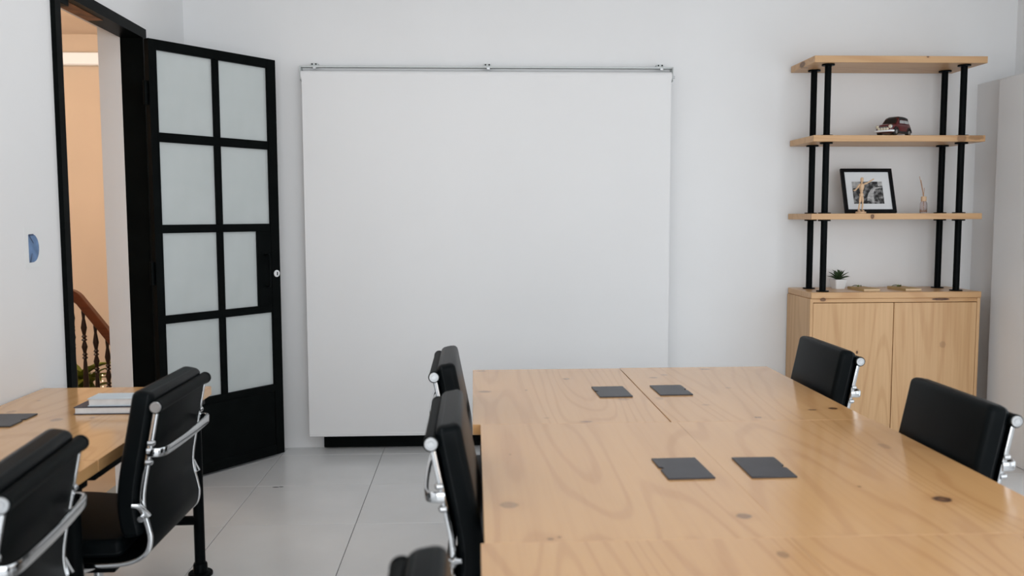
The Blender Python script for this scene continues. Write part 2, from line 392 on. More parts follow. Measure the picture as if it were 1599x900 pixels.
for k in range(14):
    o = bpy.data.objects.new('fairy_light', bm_); COL.objects.link(o); o.parent = hp
    a = k*2.1; o.location = (.15*math.cos(a), -.10+.05*math.sin(a), .72+.014*k)

# ------------------------------------------------------------------ the door leaf
DL = 0.812; dang = math.atan2(5.227-4.585, -1.148+1.655)
door = thing('door_1', 'black steel door with eight frosted panes standing open', 'door', (-1.655, 4.585, 0.0), dang, kind='structure')
TH = .038; y0, y1 = -TH/2, TH/2
def dbox(nm, a, b, c, d, yy=(y0, y1), m=black_m, par=None, bv=.002): return MB().box(a, b, yy[0], yy[1], c, d).build(nm, m, par or door, bv)
dbox('stile', .012, .058, .012, 2.322); dbox('stile', .752, DL, .012, 2.322)
dbox('top_rail', .058, .752, 2.270, 2.322); dbox('bottom_panel', .058, .752, .012, .435, (-.014, .014))
dbox('bottom_panel_rail', .058, .752, .395, .435); dbox('bottom_rail', .058, .752, .012, .07)
bars = [(1.806, 1.854), (1.336, 1.380), (.862, .906)]
for a, b in bars: dbox('glazing_bar', .058, .752, a, b, (-.015, .015))
rows = [(1.854, 2.270), (1.380, 1.806), (.906, 1.336), (.435, .862)]
for a, b in rows: dbox('mullion', .390, .430, a, b, (-.015, .015))
for i, (a, b) in enumerate(rows):
    MB().box(.058, .390, -.003, .003, a, b).build('pane', pane_m, door)
    MB().box(.430, .655 if i == 2 else .752, -.003, .003, a, b).build('pane', pane_m, door)
lockbox = dbox('lock_box', .655, .752, .906, 1.336, (-.016, .016))
MB().tube(spline([(.707, -.016, 1.20), (.707, -.050, 1.195), (.707, -.055, 1.11), (.707, -.050, 1.025), (.707, -.016, 1.02)], 5), .008, 8).build('handle', black_m, lockbox)
bd = MB().lathe([(.0005, .006), (.014, .005), (.020, .003), (.021, 0)], 20, Matrix.Translation((.785, y0, 1.088)) @ Matrix.Rotation(PI/2, 4, 'X')).build('key_cylinder', pot_m, door)
MB().box(.781, .787, y0-.008, y0-.006, 1.078, 1.098).build('keyhole', black_m, bd)
for z in (2.05, 1.13, .25):
    MB().tube([(.0, 0, z-.06), (.0, 0, z+.06)], .011, 12).build('hinge', black_m, door)

# ------------------------------------------------------------------ roller blind
bl = thing('roller_blind', 'wide white roller blind pulled down over the back wall', 'blind', (.1, YB, 2.2))
bx0, bx1 = -1.112, 1.106
MB().box(bx0, bx1, -.064, -.026, .098, .108).build('head_rail', blindrail_m, bl, .002)
MB().tube([(bx0+.006, -.060, .048), (bx1-.012, -.060, .048)], .030, 20).build('roller_tube', blind_m, bl)
for sx, nm in ((bx0+.001, 'end_bracket'), (bx1-.004, 'end_bracket')):
    e = MB(); e.box(sx-.003, sx+.003, -.075, -.001, .022, .106)
    eo = e.build(nm, blindrail_m, bl, .002)
MB().tube([(bx1-.001, -.06, .048), (bx1+.008, -.06, .048)], .008, 10).build('chain_drive', steel_m, bl)
fb = MB(); n = 24
ring = []
for i in range(n+1):
    x = bx0+.012+(bx1-bx0-.03)*i/n
    ring.append(x)
def fab_y(x, z): return -.088+.0025*math.sin(x*3.1+z*.6)
vs = []; fs = []; zl = [-2.10+.134*k for k in range(17)]
zl[-1] = .046
for j, z in enumerate(zl):
    for i, x in enumerate(ring): vs.append((x, fab_y(x, z) if z < -.02 else -.0895, z))
nv = len(vs); vs += [(a, b+.0012, c) for a, b, c in vs]; W = n+1
for j in range(len(zl)-1):
    for i in range(n):
        a = j*W+i; fs += [(a, a+1, a+1+W, a+W), (a+nv+W, a+nv+1+W, a+nv+1, a+nv)]
for i in range(n):
    fs.append((i+nv, i+1+nv, i+1, i))
for j in range(len(zl)-1):
    a = j*W; fs.append((a, a+W, a+W+nv, a+nv)); a += n; fs.append((a+nv, a+W+nv, a+W, a))
MB().add(vs, fs, True).build('fabric', blind_m, bl)
MB().box(bx0+.012, bx1-.018, -.092, -.083, -2.112, -2.092).build('hem_bar', blind_m, bl, .003)
for x in (-1.032, -.009, 1.029):
    br = MB().box(x-.022, x+.022, -.05, -.001, .108, .124).build('mount_clip', blindrail_m, bl, .002)
    for dx in (-.011, .011):
        MB().lathe([(.0045, 0), (.0045, .003)], 10, Matrix.Translation((x+dx, -.050, .118)) @ Matrix.Rotation(PI/2, 4, 'X')).build('screw', black_m, br)
    MB().box(x-.004, x+.014, -.070, -.064, .088, .099).build('clip_latch', steel_m, br)

# ------------------------------------------------------------------ desks
PB, PD = (0.73, 0.415, 0.178), (0.48, 0.21, 0.07)
def make_desk(label, x0, x1, y0, y1, knots, seed, z=.75, group='pine desks pushed together', legs=((1, 1), (1, -1), (-1, 1), (-1, -1))):
    cx, cy = (x0+x1)/2, (y0+y1)/2; wx, wy = (x1-x0)/2, (y1-y0)/2
    d = thing('desk', label, 'desk', (cx, cy, 0), 0, group)
    kk = [(kx-cx, ky-cy, z, rx*.78, ry*.85, .05, dk) for kx, ky, rx, ry, dk in knots]
    m = wood('pine_desk_top', PB, PD, 'y', (seed*3.1, seed*1.7, seed*.6), kk, 0.15, 0.9)
    m.node_tree.nodes['Principled BSDF'].inputs['IOR'].default_value = 1.95
    MB().box(-wx, wx, -wy, wy, z-.034, z).build('tabletop', m, d, .0006)
    f = .03
    for s in (-1, 1):
        MB().box(-wx+.02, wx-.02, s*(wy-.035)-.015, s*(wy-.035)+.015, z-.066, z-.0345).build('apron', pipe_m, d, .002)
        MB().box(s*(wx-.035)-.015, s*(wx-.035)+.015, -wy+.051, wy-.051, z-.066, z-.0345).build('apron', pipe_m, d, .002)
    for sx, sy in legs:
        px, py = sx*(wx-.050), sy*(wy-.050)
        lg = MB().tube([(px, py, .012), (px, py, z-.0665)], .0205, 16).build('leg', pipe_m, d)
        MB().lathe([(.047, 0.0), (.047, .010), (.044, .013), (.028, .014), (.027, .045), (.0245, .05), (.021, .05)], 20, Matrix.Translation((px, py, 0))).build('foot_flange', pipe_m, lg)
    for sy in (-1, 1):
        if (1, sy) in legs and (-1, sy) in legs:
            MB().tube([(-wx+.05, sy*(wy-.05), .222), (wx-.05, sy*(wy-.05), .222)], .0185, 12).build('stretcher', pipe_m, d)
    return d
make_desk('pine desk by the back wall, left of the far pair, one black sleeve on it', -.006, .637, 2.782, 3.79, [(.365, 2.80, .028, .013, .55), (.04, 3.311, .035, .022, .5), (.378, 3.555, .02, .016, .5), (.24, 2.86, .012, .007, .4), (.03, 3.76, .03, .012, .5), (.545, 3.14, .03, .02, .35), (.20, 3.33, .008, .012, .5)], 1, legs=((1, 1), (1, -1), (-1, 1)))
make_desk('pine desk in the far row, right half, beside the far right chair', .641, 1.30, 2.782, 3.80, [(1.245, 2.948, .022, .019, .95), (1.165, 2.93, .022, .010, .8), (.942, 2.83, .018, .011, .6), (1.009, 3.745, .03, .02, .45), (.742, 3.561, .025, .018, .45), (.80, 3.62, .02, .02, .35), (.988, 3.329, .016, .012, .4), (.82, 3.03, .02, .012, .3), (.68, 3.15, .02, .03, .3)], 2.3)
make_desk('pine desk in the middle row, left half, with a large knot near its edge', .019, .6588, 1.752, 2.7805, [(.079, 1.988, .030, .030, .42), (.600, 1.884, .024, .022, .62), (.156, 1.768, .010, .009, .5), (.176, 1.778, .006, .007, .5), (.10, 2.42, .004, .006, .6)], 4.2)
make_desk('pine desk in the middle row, right half, with one dark knot', .6590, 1.309, 1.752, 2.7805, [(1.102, 1.974, .030, .027, 1.0), (.95, 2.08, .006, .007, .7), (1.19, 2.45, .02, .04, .3)], 6.4)
make_desk('nearest pine desk of the left column, cut off by the photo edge', .011, .657, .725, 1.7512, [(.608, 1.66, .016, .022, .45), (.52, 1.5, .01, .01, .4)], 8.1)
make_desk('nearest pine desk of the right column, cut off by the photo edge', .6576, 1.315, .725, 1.7512, [(1.155, 1.72, .022, .02, .6), (.8, 1.3, .02, .02, .5)], 10.2)
make_desk('pine desk against the left wall carrying two books', -1.692, -1.043, 2.432, 3.485, [(-1.386, 2.927, .026, .028, .5), (-1.597, 3.243, .01, .012, .4), (-1.22, 3.42, .025, .016, .7), (-1.28, 2.95, .012, .012, .55), (-1.60, 3.06, .02, .03, .35)], 12.7, legs=((1, 1), (-1, 1), (-1, -1)))
make_desk('nearest pine desk against the left wall behind the nearest left chair', -1.692, -1.043, 1.394, 2.426, [(-1.3, 2.2, .02, .02, .5)], 14.3)

# ------------------------------------------------------------------ office chairs
PROF = [(0, .90), (.018, .81), (.036, .72), (.047, .655), (.047, .61), (.036, .56), (.031, .525), (.042, .487), (.08, .462), (.14, .452), (.25, .452), (.38, .462), (.455, .466), (.485, .452)]
HW = .213                      # half distance between the side rails
def chair_geo(label, rear_arm=False, spin=0.0):
    c = thing('office_chair', label, 'chair', (0, 0, 0), 0, 'black padded office chairs')
    OX = -.27
    prof = spline([(x+OX, 0, z) for x, z in PROF], 5)
    for s in (-1, 1):
        rl = MB().sweep([p+Vector((0, s*HW, 0)) for p in prof], rrect(.011, .014, .004, 2), (0, 1, 0)).build('side_rail', chrome_m, c)
        ex = Matrix.Translation((OX+.478, s*(HW+.006), .455)) @ Matrix.Rotation(-s*PI/2, 4, 'X')
        MB().lathe([(.016, -.004), (.017, .004), (.012, .007), (.001, .007)], 18, ex).build('front_roll_cap', chrome_m, rl)
        cp = Matrix.Translation((OX, s*(HW+.006), .90)) @ Matrix.Rotation(-s*PI/2, 4, 'X')
        k = MB().lathe([(.0150, -.010), (.0158, .007), (.0145, .0090), (.0115, .0090), (.0105, .0070), (.0075, .0070), (.0065, .0085), (.001, .0085)], 24, cp).build('roll_cap', steel_m, rl)
        MB().lathe([(.0160, -.004), (.0188, -.003), (.0188, .005), (.0160, .006)], 24, cp).build('cap_ring', sling_m, k)
        # ear bracket at the bend of the rail
        ear = MB(); e0 = Vector((OX+.040, s*(HW+.007), .615))
        ear.sweep(spline([e0+Vector((-.006, -s*.002, -.024)), e0+Vector((.004, s*.004, -.006)), e0+Vector((.014, s*.012, .010)), e0+Vector((.030, s*.018, .015))], 4), rrect(.010, .020, .003, 2), (0, s, 0), scales=[(1, 1.0-.45*k/12) for k in range(13)])
        ear.tube([e0+Vector((.006, -s*.002, -.020)), e0+Vector((.006, s*.020, -.024))], .009, 12)
        ear.build('rail_bracket', chrome_m, rl)
        if rear_arm and s < 0:
            MB().sweep(spline([(OX+.05, s*(HW+.004), .622), (OX+.02, s*(HW+.008), .634), (OX-.015, s*(HW+.004), .632), (OX-.05, s*(HW-.02), .618), (OX-.06, s*(HW-.06), .600)], 4), rrect(.011, .006, .002, 2), (0, .2, 1)).build('rail_bracket_arm', chrome_m, rl)
    # sling and top roll
    MB().sweep(prof, rrect(2*HW-.010, .010, .004, 2), (0, 1, 0)).build('sling', sling_m, c)
    MB().tube([(OX, -HW-.002, .90), (OX, HW+.002, .90)], .0175, 18).build('top_roll', sling_m, c)
    MB().tube([(OX+.478, -HW-.002, .455), (OX+.478, HW+.002, .455)], .0155, 16).build('front_roll', sling_m, c)
    # cushions
    def cushion(nm, pts, w, th, off):
        P = spline(pts, 6); n = len(P); sc = []
        Q = []
        for i, p in enumerate(P):
            t = (P[min(i+1, n-1)]-P[max(i-1, 0)]).normalized(); nn = Vector((0, 1, 0)).cross(t)*-1
            Q.append(p+nn*off)
        L = [0]
        for a, b in zip(Q, Q[1:]): L.append(L[-1]+(b-a).length)
        R = [Q[0]]; SCL = [(.80, .45)]
        def at(d):
            for i in range(n-1):
                if L[i] <= d <= L[i+1]: return Q[i].lerp(Q[i+1], (d-L[i])/(L[i+1]-L[i]))
            return Q[-1]
        stops = [0, .002, .006, .012, .02]+[.02+(L[-1]-.04)*k/14 for k in range(1, 14)]+[L[-1]-.02, L[-1]-.012, L[-1]-.006, L[-1]-.002, L[-1]]
        def prof_s(d):
            e = min(d, L[-1]-d); r = .018
            if e >= r: return (1, 1)
            q = math.sqrt(max(0, 1-((r-e)/r)**2)); return (.90+.10*q, .42+.58*q)
        pts_ = [at(d) for d in stops]; sc = [prof_s(d) for d in stops]
        sec = rrect(w, th, th*.30, 5)
        o = MB().sweep(pts_, sec, (0, 1, 0), scales=sc).build(nm, leather_m, c)
        # seam piping around the front face
        loop = []
        tn = [(pts_[min(i+1, len(pts_)-1)]-pts_[max(i-1, 0)]).normalized() for i in range(len(pts_))]
        def rim(i, s, u):
            nn = Vector((0, 1, 0)).cross(tn[i])*-1
            return pts_[i]+Vector((0, s*(w/2-.002)*sc[i][0], 0))+nn*(u*th*sc[i][1])
        idx = list(range(2, len(pts_)-2))
        for s in (-1, 1):
            MB().tube([rim(i, s, .24) for i in idx], .0026, 6).build('piping', stitch_m, o)
        i = len(pts_)-2
        MB().tube([rim(i, -.95, .30), rim(i, 0, .30), rim(i, .95, .30)], .0026, 6).build('piping', stitch_m, o)
        return o
    bp = [(OX+.040, 0, .535), (OX+.052, 0, .60), (OX+.050, 0, .66), (OX+.038, 0, .73), (OX+.020, 0, .82), (OX-.002, 0, .932)]
    cushion('back_cushion', bp, .436, .062, -.039)
    sp = [(OX+.47, 0, .474), (OX+.38, 0, .472), (OX+.25, 0, .462), (OX+.14, 0, .462), (OX+.105, 0, .466)]
    cushion('seat_cushion', sp, .430, .052, -.036)
    # cross brace on the back
    zb = .772; xb = OX+.026
    br = spline([(xb+.004, -HW-.005, zb), (xb-.016, -HW-.004, zb), (xb-.030, -HW+.002, zb), (xb-.039, -HW+.025, zb), (xb-.043, -HW+.10, zb), (xb-.045, 0, zb),
                 (xb-.043, HW-.10, zb), (xb-.039, HW-.025, zb), (xb-.030, HW-.002, zb), (xb-.016, HW+.004, zb), (xb+.004, HW+.005, zb)], 4)
    bo = MB().sweep(br, rrect(.026, .010, .004, 2), (0, 0, 1)).build('back_brace', chrome_m, c)
    for s in (-1, 1):
        for dz in (.026, -.028):
            MB().lathe([(.0085, -.008), (.0085, .006), (.005, .010), (.001, .011)], 12, Matrix.Translation((xb-.004-dz*.15, s*(HW+.002), zb+dz)) @ Matrix.Rotation(-PI/2, 4, 'Y')).build('brace_bolt', chrome_m, bo)
    # under-seat brace, column and star base
    ub = spline([(OX+.25, -HW, .445), (OX+.25, -HW+.03, .425), (OX+.25, -.08, .405), (OX+.25, .08, .405), (OX+.25, HW-.03, .425), (OX+.25, HW, .445)], 4)
    MB().sweep(ub, rrect(.05, .012, .004, 2), (1, 0, 0)).build('seat_brace', chrome_m, c)
    MB().box(-.07, .07, -.05, .05, .362, .400).build('tilt_mechanism', pipe_m, c, .006)
    MB().lathe([(.014, .22), (.014, .362)], 16).build('gas_lift', chrome_m, c)
    MB().lathe([(.030, .085), (.032, .12), (.027, .135), (.026, .24), (.020, .245)], 20).build('column', pipe_m, c)
    for k in range(5):
        a = spin+k*2*PI/5; d = Vector((math.cos(a), math.sin(a), 0))
        leg = MB().sweep([d*.025+Vector((0, 0, .10)), d*.10+Vector((0, 0, .10)), d*.20+Vector((0, 0, .088)), d*.285+Vector((0, 0, .072))], rrect(.032, .024, .006, 2), (-d.y, d.x, 0), scales=[(1.15, 1.2), (1, 1), (.85, .8), (.7, .6)]).build('base_leg', chrome_m, c)
        q = Matrix.Translation(d*.275+Vector((0, 0, .027))) @ Matrix.Rotation(a+.5, 4, 'Z') @ Matrix.Rotation(PI/2, 4, 'X')
        cs = MB(); 
        for o_ in (-.017, .007): cs.lathe([(.020, o_), (.027, o_+.002), (.027, o_+.010), (.020, o_+.012)], 16, q)
        cs.lathe([(.006, .03), (.006, .066)], 8, Matrix.Translation(d*.275))
        cs.build('caster', rubber_m, leg)
    return c
def place_chair(c, rx, ryc, ang):
    """put the chair so that its top roll is centred at (rx, ryc), facing ang"""
    c.rotation_euler = (0, 0, ang)
    c.location = (rx+.27*math.cos(ang), ryc+.27*math.sin(ang), 0)
A = chair_geo('black padded chair facing the wall desk with the books, second from the camera', spin=math.radians(65))
place_chair(A, -.873, 2.632, PI)
B = chair_geo('x', True, spin=.2)
def lab(o, s): o['label'] = s
L2 = copy_tree(A); lab(L2, 'nearest black padded chair at the left edge of the photo'); place_chair(L2, -.885, 1.812, PI-math.radians(-6.7))
lab(B, 'black padded chair at the left side of the middle row desks'); place_chair(B, -.100, 2.200, 0)
M1 = copy_tree(A); lab(M1, 'black padded chair left of the far row desks, nearest the roller blind'); place_chair(M1, -.130, 3.035, 0)
M3 = copy_tree(A); lab(M3, 'blurred black chair top at the bottom edge beside the nearest desk'); place_chair(M3, -.109, 1.045, 0)
R1 = copy_tree(A); lab(R1, 'black padded chair at the right of the far row desks, in front of the cabinet'); place_chair(R1, 1.442, 3.405, PI); R1.scale = (1, 1, .97)
R2 = copy_tree(A); lab(R2, 'large black padded chair at the right side of the middle row desks'); place_chair(R2, 1.436, 2.450, PI); R2.scale = (1, 1, .97)

# ------------------------------------------------------------------ black sleeves with thumb notch
def sleeve(label, cx, cy, wx, wy, notch, rz=0):
    h = .0045; a, b = wx/2, wy/2; s = notch; nr = .011
    arc = [(s*(a-nr*math.sin(PI*t/6)), -nr*math.cos(PI*t/6)) for t in range(7)]
    if s > 0: pts = [(-a, -b), (a, -b)]+arc+[(a, b), (-a, b)]
    else: pts = [(a, b), (-a, b)]+[(x, -y) for x, y in arc]+[(-a, -b), (a, -b)]
    o = MB().poly([(x, y, 0) for x, y in pts], (0, 0, 1), h).build('document_sleeve', pad_m, None, .001, 1)
    o.location = (cx, cy, .7503); o.rotation_euler = (0, 0, rz)
    return tag(o, label, 'sleeve', 'black notched sleeves on the desks')
sleeve('flat black notched sleeve on the far row left desk', .522, 3.270, .124, .190, -1, .03)
sleeve('flat black notched sleeve on the far row right desk', .753, 3.286, .124, .182, 1, .02)
sleeve('flat black notched sleeve on the middle row left desk', .549, 2.252, .122, .186, -1, .03)
sleeve('flat black notched sleeve on the middle row right desk', .766, 2.250, .118, .182, 1, -.01)
sleeve('flat black notched sleeve on the wall desk at the left photo edge', -1.548, 2.919, .124, .180, 1, .0)

# ------------------------------------------------------------------ books on the wall desk
def book(label, x0, x1, y0, y1, z, th, cover, rz=0):
    b = thing('book', label, 'book', ((x0+x1)/2, (y0+y1)/2, z), rz, 'books on the wall desk')
    wx, wy = (x1-x0)/2, (y1-y0)/2; c = .003
    MB().box(-wx, wx, -wy, wy, 0, c).build('back_cover', cover, b, .0008, 1)
    MB().box(-wx, wx, -wy, wy, th-c, th).build('front_cover', cover, b, .0008, 1)
    MB().box(wx-c, wx, -wy, wy, c, th-c).build('spine', cover, b, .0008, 1)
    MB().box(-wx+.004, wx-c-.0005, -wy+.004, wy-.004, c+.0002, th-c-.0002).build('pages', paper_m, b)
    return b
book('dark covered white paged book lying under the pale blue book', -1.362, -1.10, 2.998, 3.115, .7503, .026, booknavy_m)
book('pale blue book lying on top of the dark covered book', -1.318, -1.10, 3.006, 3.100, .7768, .027, bookblue_m, .01)

# ------------------------------------------------------------------ cabinet with shelves
CX0, CX1, CY0, CY1, CZ = 1.950, 2.962, 4.975, 5.352, .972
def knotx(lst): return lst
cab_wood = wood('pine_cabinet', (0.66, 0.415, 0.215), (0.43, 0.205, 0.075), 'z', (3, 1, 5), [(-.22, -.19, .62, .007, .05, .010, 1), (.29, -.19, .66, .020, .05, .022, .25)], 0.4, 0.85, rings=110, fine=2.6)
cab_top_w = wood('pine_cabinet_top', (0.64, 0.39, 0.195), (0.42, 0.19, 0.065), 'x', (1, 7, 2), [(.27, -.19, .928, .055, .05, .008, 1), (-.43, -.19, .93, .02, .05, .012, .8)], 0.3, 1.0)
cab = thing('cabinet', 'two door pine cabinet against the back wall below the shelves', 'cabinet', ((CX0+CX1)/2, (CY0+CY1)/2+.0, 0))
hw, hd = (CX1-CX0)/2, (CY1-CY0)/2
MB().box(-hw+.004, hw+.004, -hd, hd, .935, CZ).build('top_board', cab_top_w, cab, .004)
MB().box(-hw+.016, hw-.016, -hd+.006, -hd+.03, .912, .9345).build('top_strip', cab_top_w, cab, .002)
for s in (-1, 1): MB().box(s*hw-(.0 if s < 0 else .018), s*hw+(.018 if s < 0 else 0), -hd+.002, hd, 0, .9345).build('side_panel', cab_wood, cab, .002)
MB().box(-hw+.019, hw-.019, hd-.012, hd, .06, .93).build('back_panel', cab_wood, cab)
MB().box(-hw+.019, hw-.019, -hd+.03, hd-.013, .06, .078).build('bottom_board', cab_wood, cab)
MB().box(-hw+.019, hw-.019, -hd+.03, -hd+.05, 0, .0595).build('plinth', cab_wood, cab)
mid = 2.448-(CX0+CX1)/2
for x0, x1 in ((-hw+.0195, mid-.002), (mid+.002, hw-.0195)):
    MB().box(x0, x1, -hd+.004, -hd+.024, .062, .909).build('door', cab_wood, cab, .002)
MB().box(mid-.02, mid+.02, -hd+.0245, -hd+.029, .08, .905).build('door_stop', black_m, cab)
# shelf tower standing on it
tower = thing('shelf_tower', 'three pine shelves on black pipe posts standing on the cabinet', 'shelf', ((CX0+CX1)/2, (CY0+CY1)/2, CZ+.0004))
sh_zs = [(1.428, .0345), (1.875, .036), (2.322, .038)]
sh_z = []
for i, (zt, th) in enumerate(sh_zs):
    kn = [[(-.155, -.19, zt-CZ-.017, .012, .05, .014, .9)], [(.355, -.19, zt-CZ-.018, .03, .05, .03, .55), (.44, -.19, zt-CZ-.01, .05, .05, .02, .4)], [(.14, -.19, zt-CZ-.004, .008, .05, .006, .8), (-.5, .0, zt-CZ-.02, .05, .05, .02, .8)]][i]
    m = wood('pine_shelf', (0.62, 0.385, 0.20), (0.42, 0.20, 0.08), 'x', (i*3.3, 2, i), kn, 0.4, 0.9)
    ex = [0, 0.001, -.003][i]
    MB().box(-hw-.006+ex, hw-.012+ex, -hd, hd-.002, zt-th-CZ, zt-CZ).build('shelf_board', m, tower, .002)
pxs = (2.045-(CX0+CX1)/2, 2.846-(CX0+CX1)/2); pys = (5.038-(CY0+CY1)/2, 5.246-(CY0+CY1)/2)
spans = [(0.0, 1.428-.0345-CZ), (1.428-CZ, 1.875-.036-CZ), (1.875-CZ, 2.322-.038-CZ)]
for px in pxs:
    for py in pys:
        for a, b in spans:
            a += .0004; b -= .0008
            p = MB().tube([(px, py, a), (px, py, b)], .0185, 16).build('post', pipe_m, tower)
            MB().lathe([(.036, 0), (.036, .0055), (.0195, .0065)], 20, Matrix.Translation((px, py, a))).build('flange', pipe_m, p)
            MB().lathe([(.0195, -.009), (.036, -.008), (.036, 0)], 20, Matrix.Translation((px, py, b))).build('flange', pipe_m, p)

# ------------------------------------------------------------------ things on the shelves
# toy car: local +x = front
def make_car():
    car = thing('toy_car', 'dark red toy car with black roof on the middle shelf', 'toy car', (2.452, 5.062, 1.8755), 0)
    L, W = .225, .106
    # body: sections along x, each (x, halfwidth, z_bottom, z_belt)
    sec = [(-.112, .034, .022, .050), (-.108, .044, .017, .058), (-.09, .050, .015, .062), (-.04, .0525, .014, .063), (.03, .0525, .014, .062), (.07, .051, .014, .060), (.098, .047, .016, .057), (.108, .041, .020, .052), (.111, .034, .026, .045)]
    rg = []
    for x, hwid, zb, zt in sec:
        pr = [(-hwid*.92, zb), (-hwid, zb+.010), (-hwid, zt-.010), (-hwid*.90, zt-.002), (-hwid*.5, zt+.003), (0, zt+.004), (hwid*.5, zt+.003), (hwid*.90, zt-.002), (hwid, zt-.010), (hwid, zb+.010), (hwid*.92, zb)]
        rg.append([Vector((x, y, z)) for y, z in pr])
    body = MB().rings(rg).build('body', red_m, car)
    # cabin
    cs = [(.050, .046, .061, .062), (.022, .043, .061, .098), (.006, .041, .061, .104), (-.045, .041, .061, .104), (-.078, .040, .061, .098), (-.104, .040, .058, .062)]
    lows = [Vector((x, s*w_, .060)) for x, w_, _, _ in cs for s in (-1, 1)]
    cb = MB(); rg = []
    for x, w_, zb, zt in cs:
        rg.append([Vector((x, -w_*1.06, .058)), Vector((x, -w_*1.0, zb+(zt-zb)*.45)), Vector((x, -w_*.90, zt-.004 if zt > .07 else zt)), Vector((x, -w_*.7, zt)), Vector((x, w_*.7, zt)), Vector((x, w_*.90, zt-.004 if zt > .07 else zt)), Vector((x, w_*1.0, zb+(zt-zb)*.45)), Vector((x, w_*1.06, .058))])
    cabn = MB().rings(rg).build('cabin', red_m, car)
    rf = MB(); rg = []
    for x, w_, zt in ((.027, .036, .0945), (.018, .0415, .1010), (.004, .0425, .1065), (-.045, .0425, .1070), (-.076, .0415, .1015), (-.090, .036, .0915)):
        rg.append([Vector((x, y, z)) for y, z in ((-w_*1.04, zt-.018), (-w_*.96, zt-.005), (-w_*.6, zt), (w_*.6, zt), (w_*.96, zt-.005), (w_*1.04, zt-.018))])
    rf.rings(rg).build('roof', toyblack_m, car)
    MB().add([(.0475, -.036, .067), (.0475, .036, .067), (.0295, .034, .091), (.0295, -.034, .091), (.0455, -.036, .066), (.0455, .036, .066), (.0275, .034, .090), (.0275, -.034, .090)],
             [(0, 1, 2, 3), (7, 6, 5, 4), (0, 4, 5, 1), (1, 5, 6, 2), (2, 6, 7, 3), (3, 7, 4, 0)]).build('windscreen', toyblack_m, cabn)
    for s in (-1, 1):
        for x0, x1, xa, xb in ((.030, -.020, .014, -.020), (-.026, -.076, -.026, -.066)):
            pts = [(x0, s*.0478, .067), (x1, s*.0468, .067), (xb, s*.0440, .084), (xa+.006, s*.0440, .084)]
            MB().poly(pts, (0, s, 0), .0018).build('side_window', toyglass_m, cabn)
    # skirts, arches, wheels
    for s in (-1, 1):
        MB().box(-.050, .045, s*.0525-.002, s*.0525+.002, .012, .024).build('sill', toyblack_m, body)
        for x in (-.072, .068):
            ar = MB(); ar.tube([(x+.024*math.cos(t*PI/8), s*.051, .020+.024*math.sin(t*PI/8)) for t in range(9)], .0045, 8)
            ar.build('wheel_arch', toyblack_m, body)
            q = Matrix.Translation((x, s*.044, .0192)) @ Matrix.Rotation(-s*PI/2, 4, 'X')
            wh = MB().lathe([(.010, -.008), (.017, -.008), (.0190, -.005), (.0190, .006), (.017, .009), (.010, .009)], 18, q).build('wheel', toyblack_m, car)
            MB().lathe([(.011, .0085), (.011, .0105), (.006, .012), (.001, .012)], 14, q).build('hubcap', steel_m, wh)
    # front: grille, bumper, lamps
    MB().box(.106, .1135, -.026, .026, .030, .048).build('grille', toyblack_m, body, .003)
    for k in range(4): MB().box(.1135, .1145, -.024, .024, .0325+.004*k, .0340+.004*k).build('grille_bar', steel_m, body)
    MB().tube(spline([(.098, -.053, .023), (.111, -.047, .023), (.117, -.03, .023), (.119, 0, .023), (.117, .03, .023), (.111, .047, .023), (.098, .053, .023)], 3), .0052, 8).build('bumper', pot_m, car)
    MB().tube(spline([(-.100, -.05, .023), (-.113, -.04, .023), (-.116, 0, .023), (-.113, .04, .023), (-.100, .05, .023)], 3), .0042, 8).build('bumper', steel_m, car)
    for s in (-1, 1):
        q = Matrix.Translation((.104, s*.0365, .046)) @ Matrix.Rotation(PI/2, 4, 'Y')
        h = MB().lathe([(.0115, -.006), (.0115, .004), (.0095, .006)], 16, q).build('headlamp_ring', steel_m, body)
        MB().lathe([(.0095, .004), (.0085, .007), (.004, .009), (.0005, .0095)], 16, q).build('headlamp', toycream_m, h)
    for y in (-.024, -.0085, .0085, .024):
        q = Matrix.Translation((.115, y, .034)) @ Matrix.Rotation(PI/2, 4, 'Y')
        MB().lathe([(.0072, -.004), (.0072, .002), (.0055, .004), (.0005, .005)], 12, q).build('fog_lamp', toycream_m, body)
    return car
car = make_car()
car.rotation_euler = (0, 0, math.atan2(-1, -.437)-math.radians(30)); car.scale = (1.04, 1.04, 1.06)

# picture frame, leaning back: local x = width, z = height
pf = thing('picture_frame', 'black framed monochrome picture leaning on the lowest open shelf', 'picture frame', (2.361, 5.118, 1.4340))
pf.rotation_euler = (math.radians(-19.0), 0, 0)
FW, FH, FB, FT = .312, .280, .021, .016
for nm, a, b, c, d in (('frame_rail', -FW/2, FW/2, 0, FB), ('frame_rail', -FW/2, FW/2, FH-FB, FH), ('frame_stile', -FW/2, -FW/2+FB, FB, FH-FB), ('frame_stile', FW/2-FB, FW/2, FB, FH-FB)):
    MB().box(a, b, 0, FT, c, d).build(nm, frame_black_m, pf, .0015)
MB().box(-FW/2+FB, FW/2-FB, .008, .010, FB, FH-FB).build('passepartout', mat_m, pf)
pic = MB().box(-.094, .090, .0068, .0078, .058, .198).build('print', print_m, pf)
def blob(nm, pts): MB().poly([(x, .0064, z) for x, z in pts], (0, .0003, 0), 1).build(nm, printlight_m, pic)
blob('figure_shape', [(-.012, .075), (.012, .085), (.018, .068), (.030, .066), (.030, .120), (.040, .150), (.088, .160), (.088, .164), (.034, .162), (.020, .150), (.0, .125), (-.010, .10)])
blob('light_patch', [(-.094, .155), (-.045, .160), (-.045, .198), (-.094, .198)])
blob('light_patch', [(.062, .170), (.090, .170), (.090, .198), (.062, .198)])
MB().box(-.03, .03, FT+.0005, FT+.003, .02, FH-.04).build('easel_back', frame_black_m, pf)

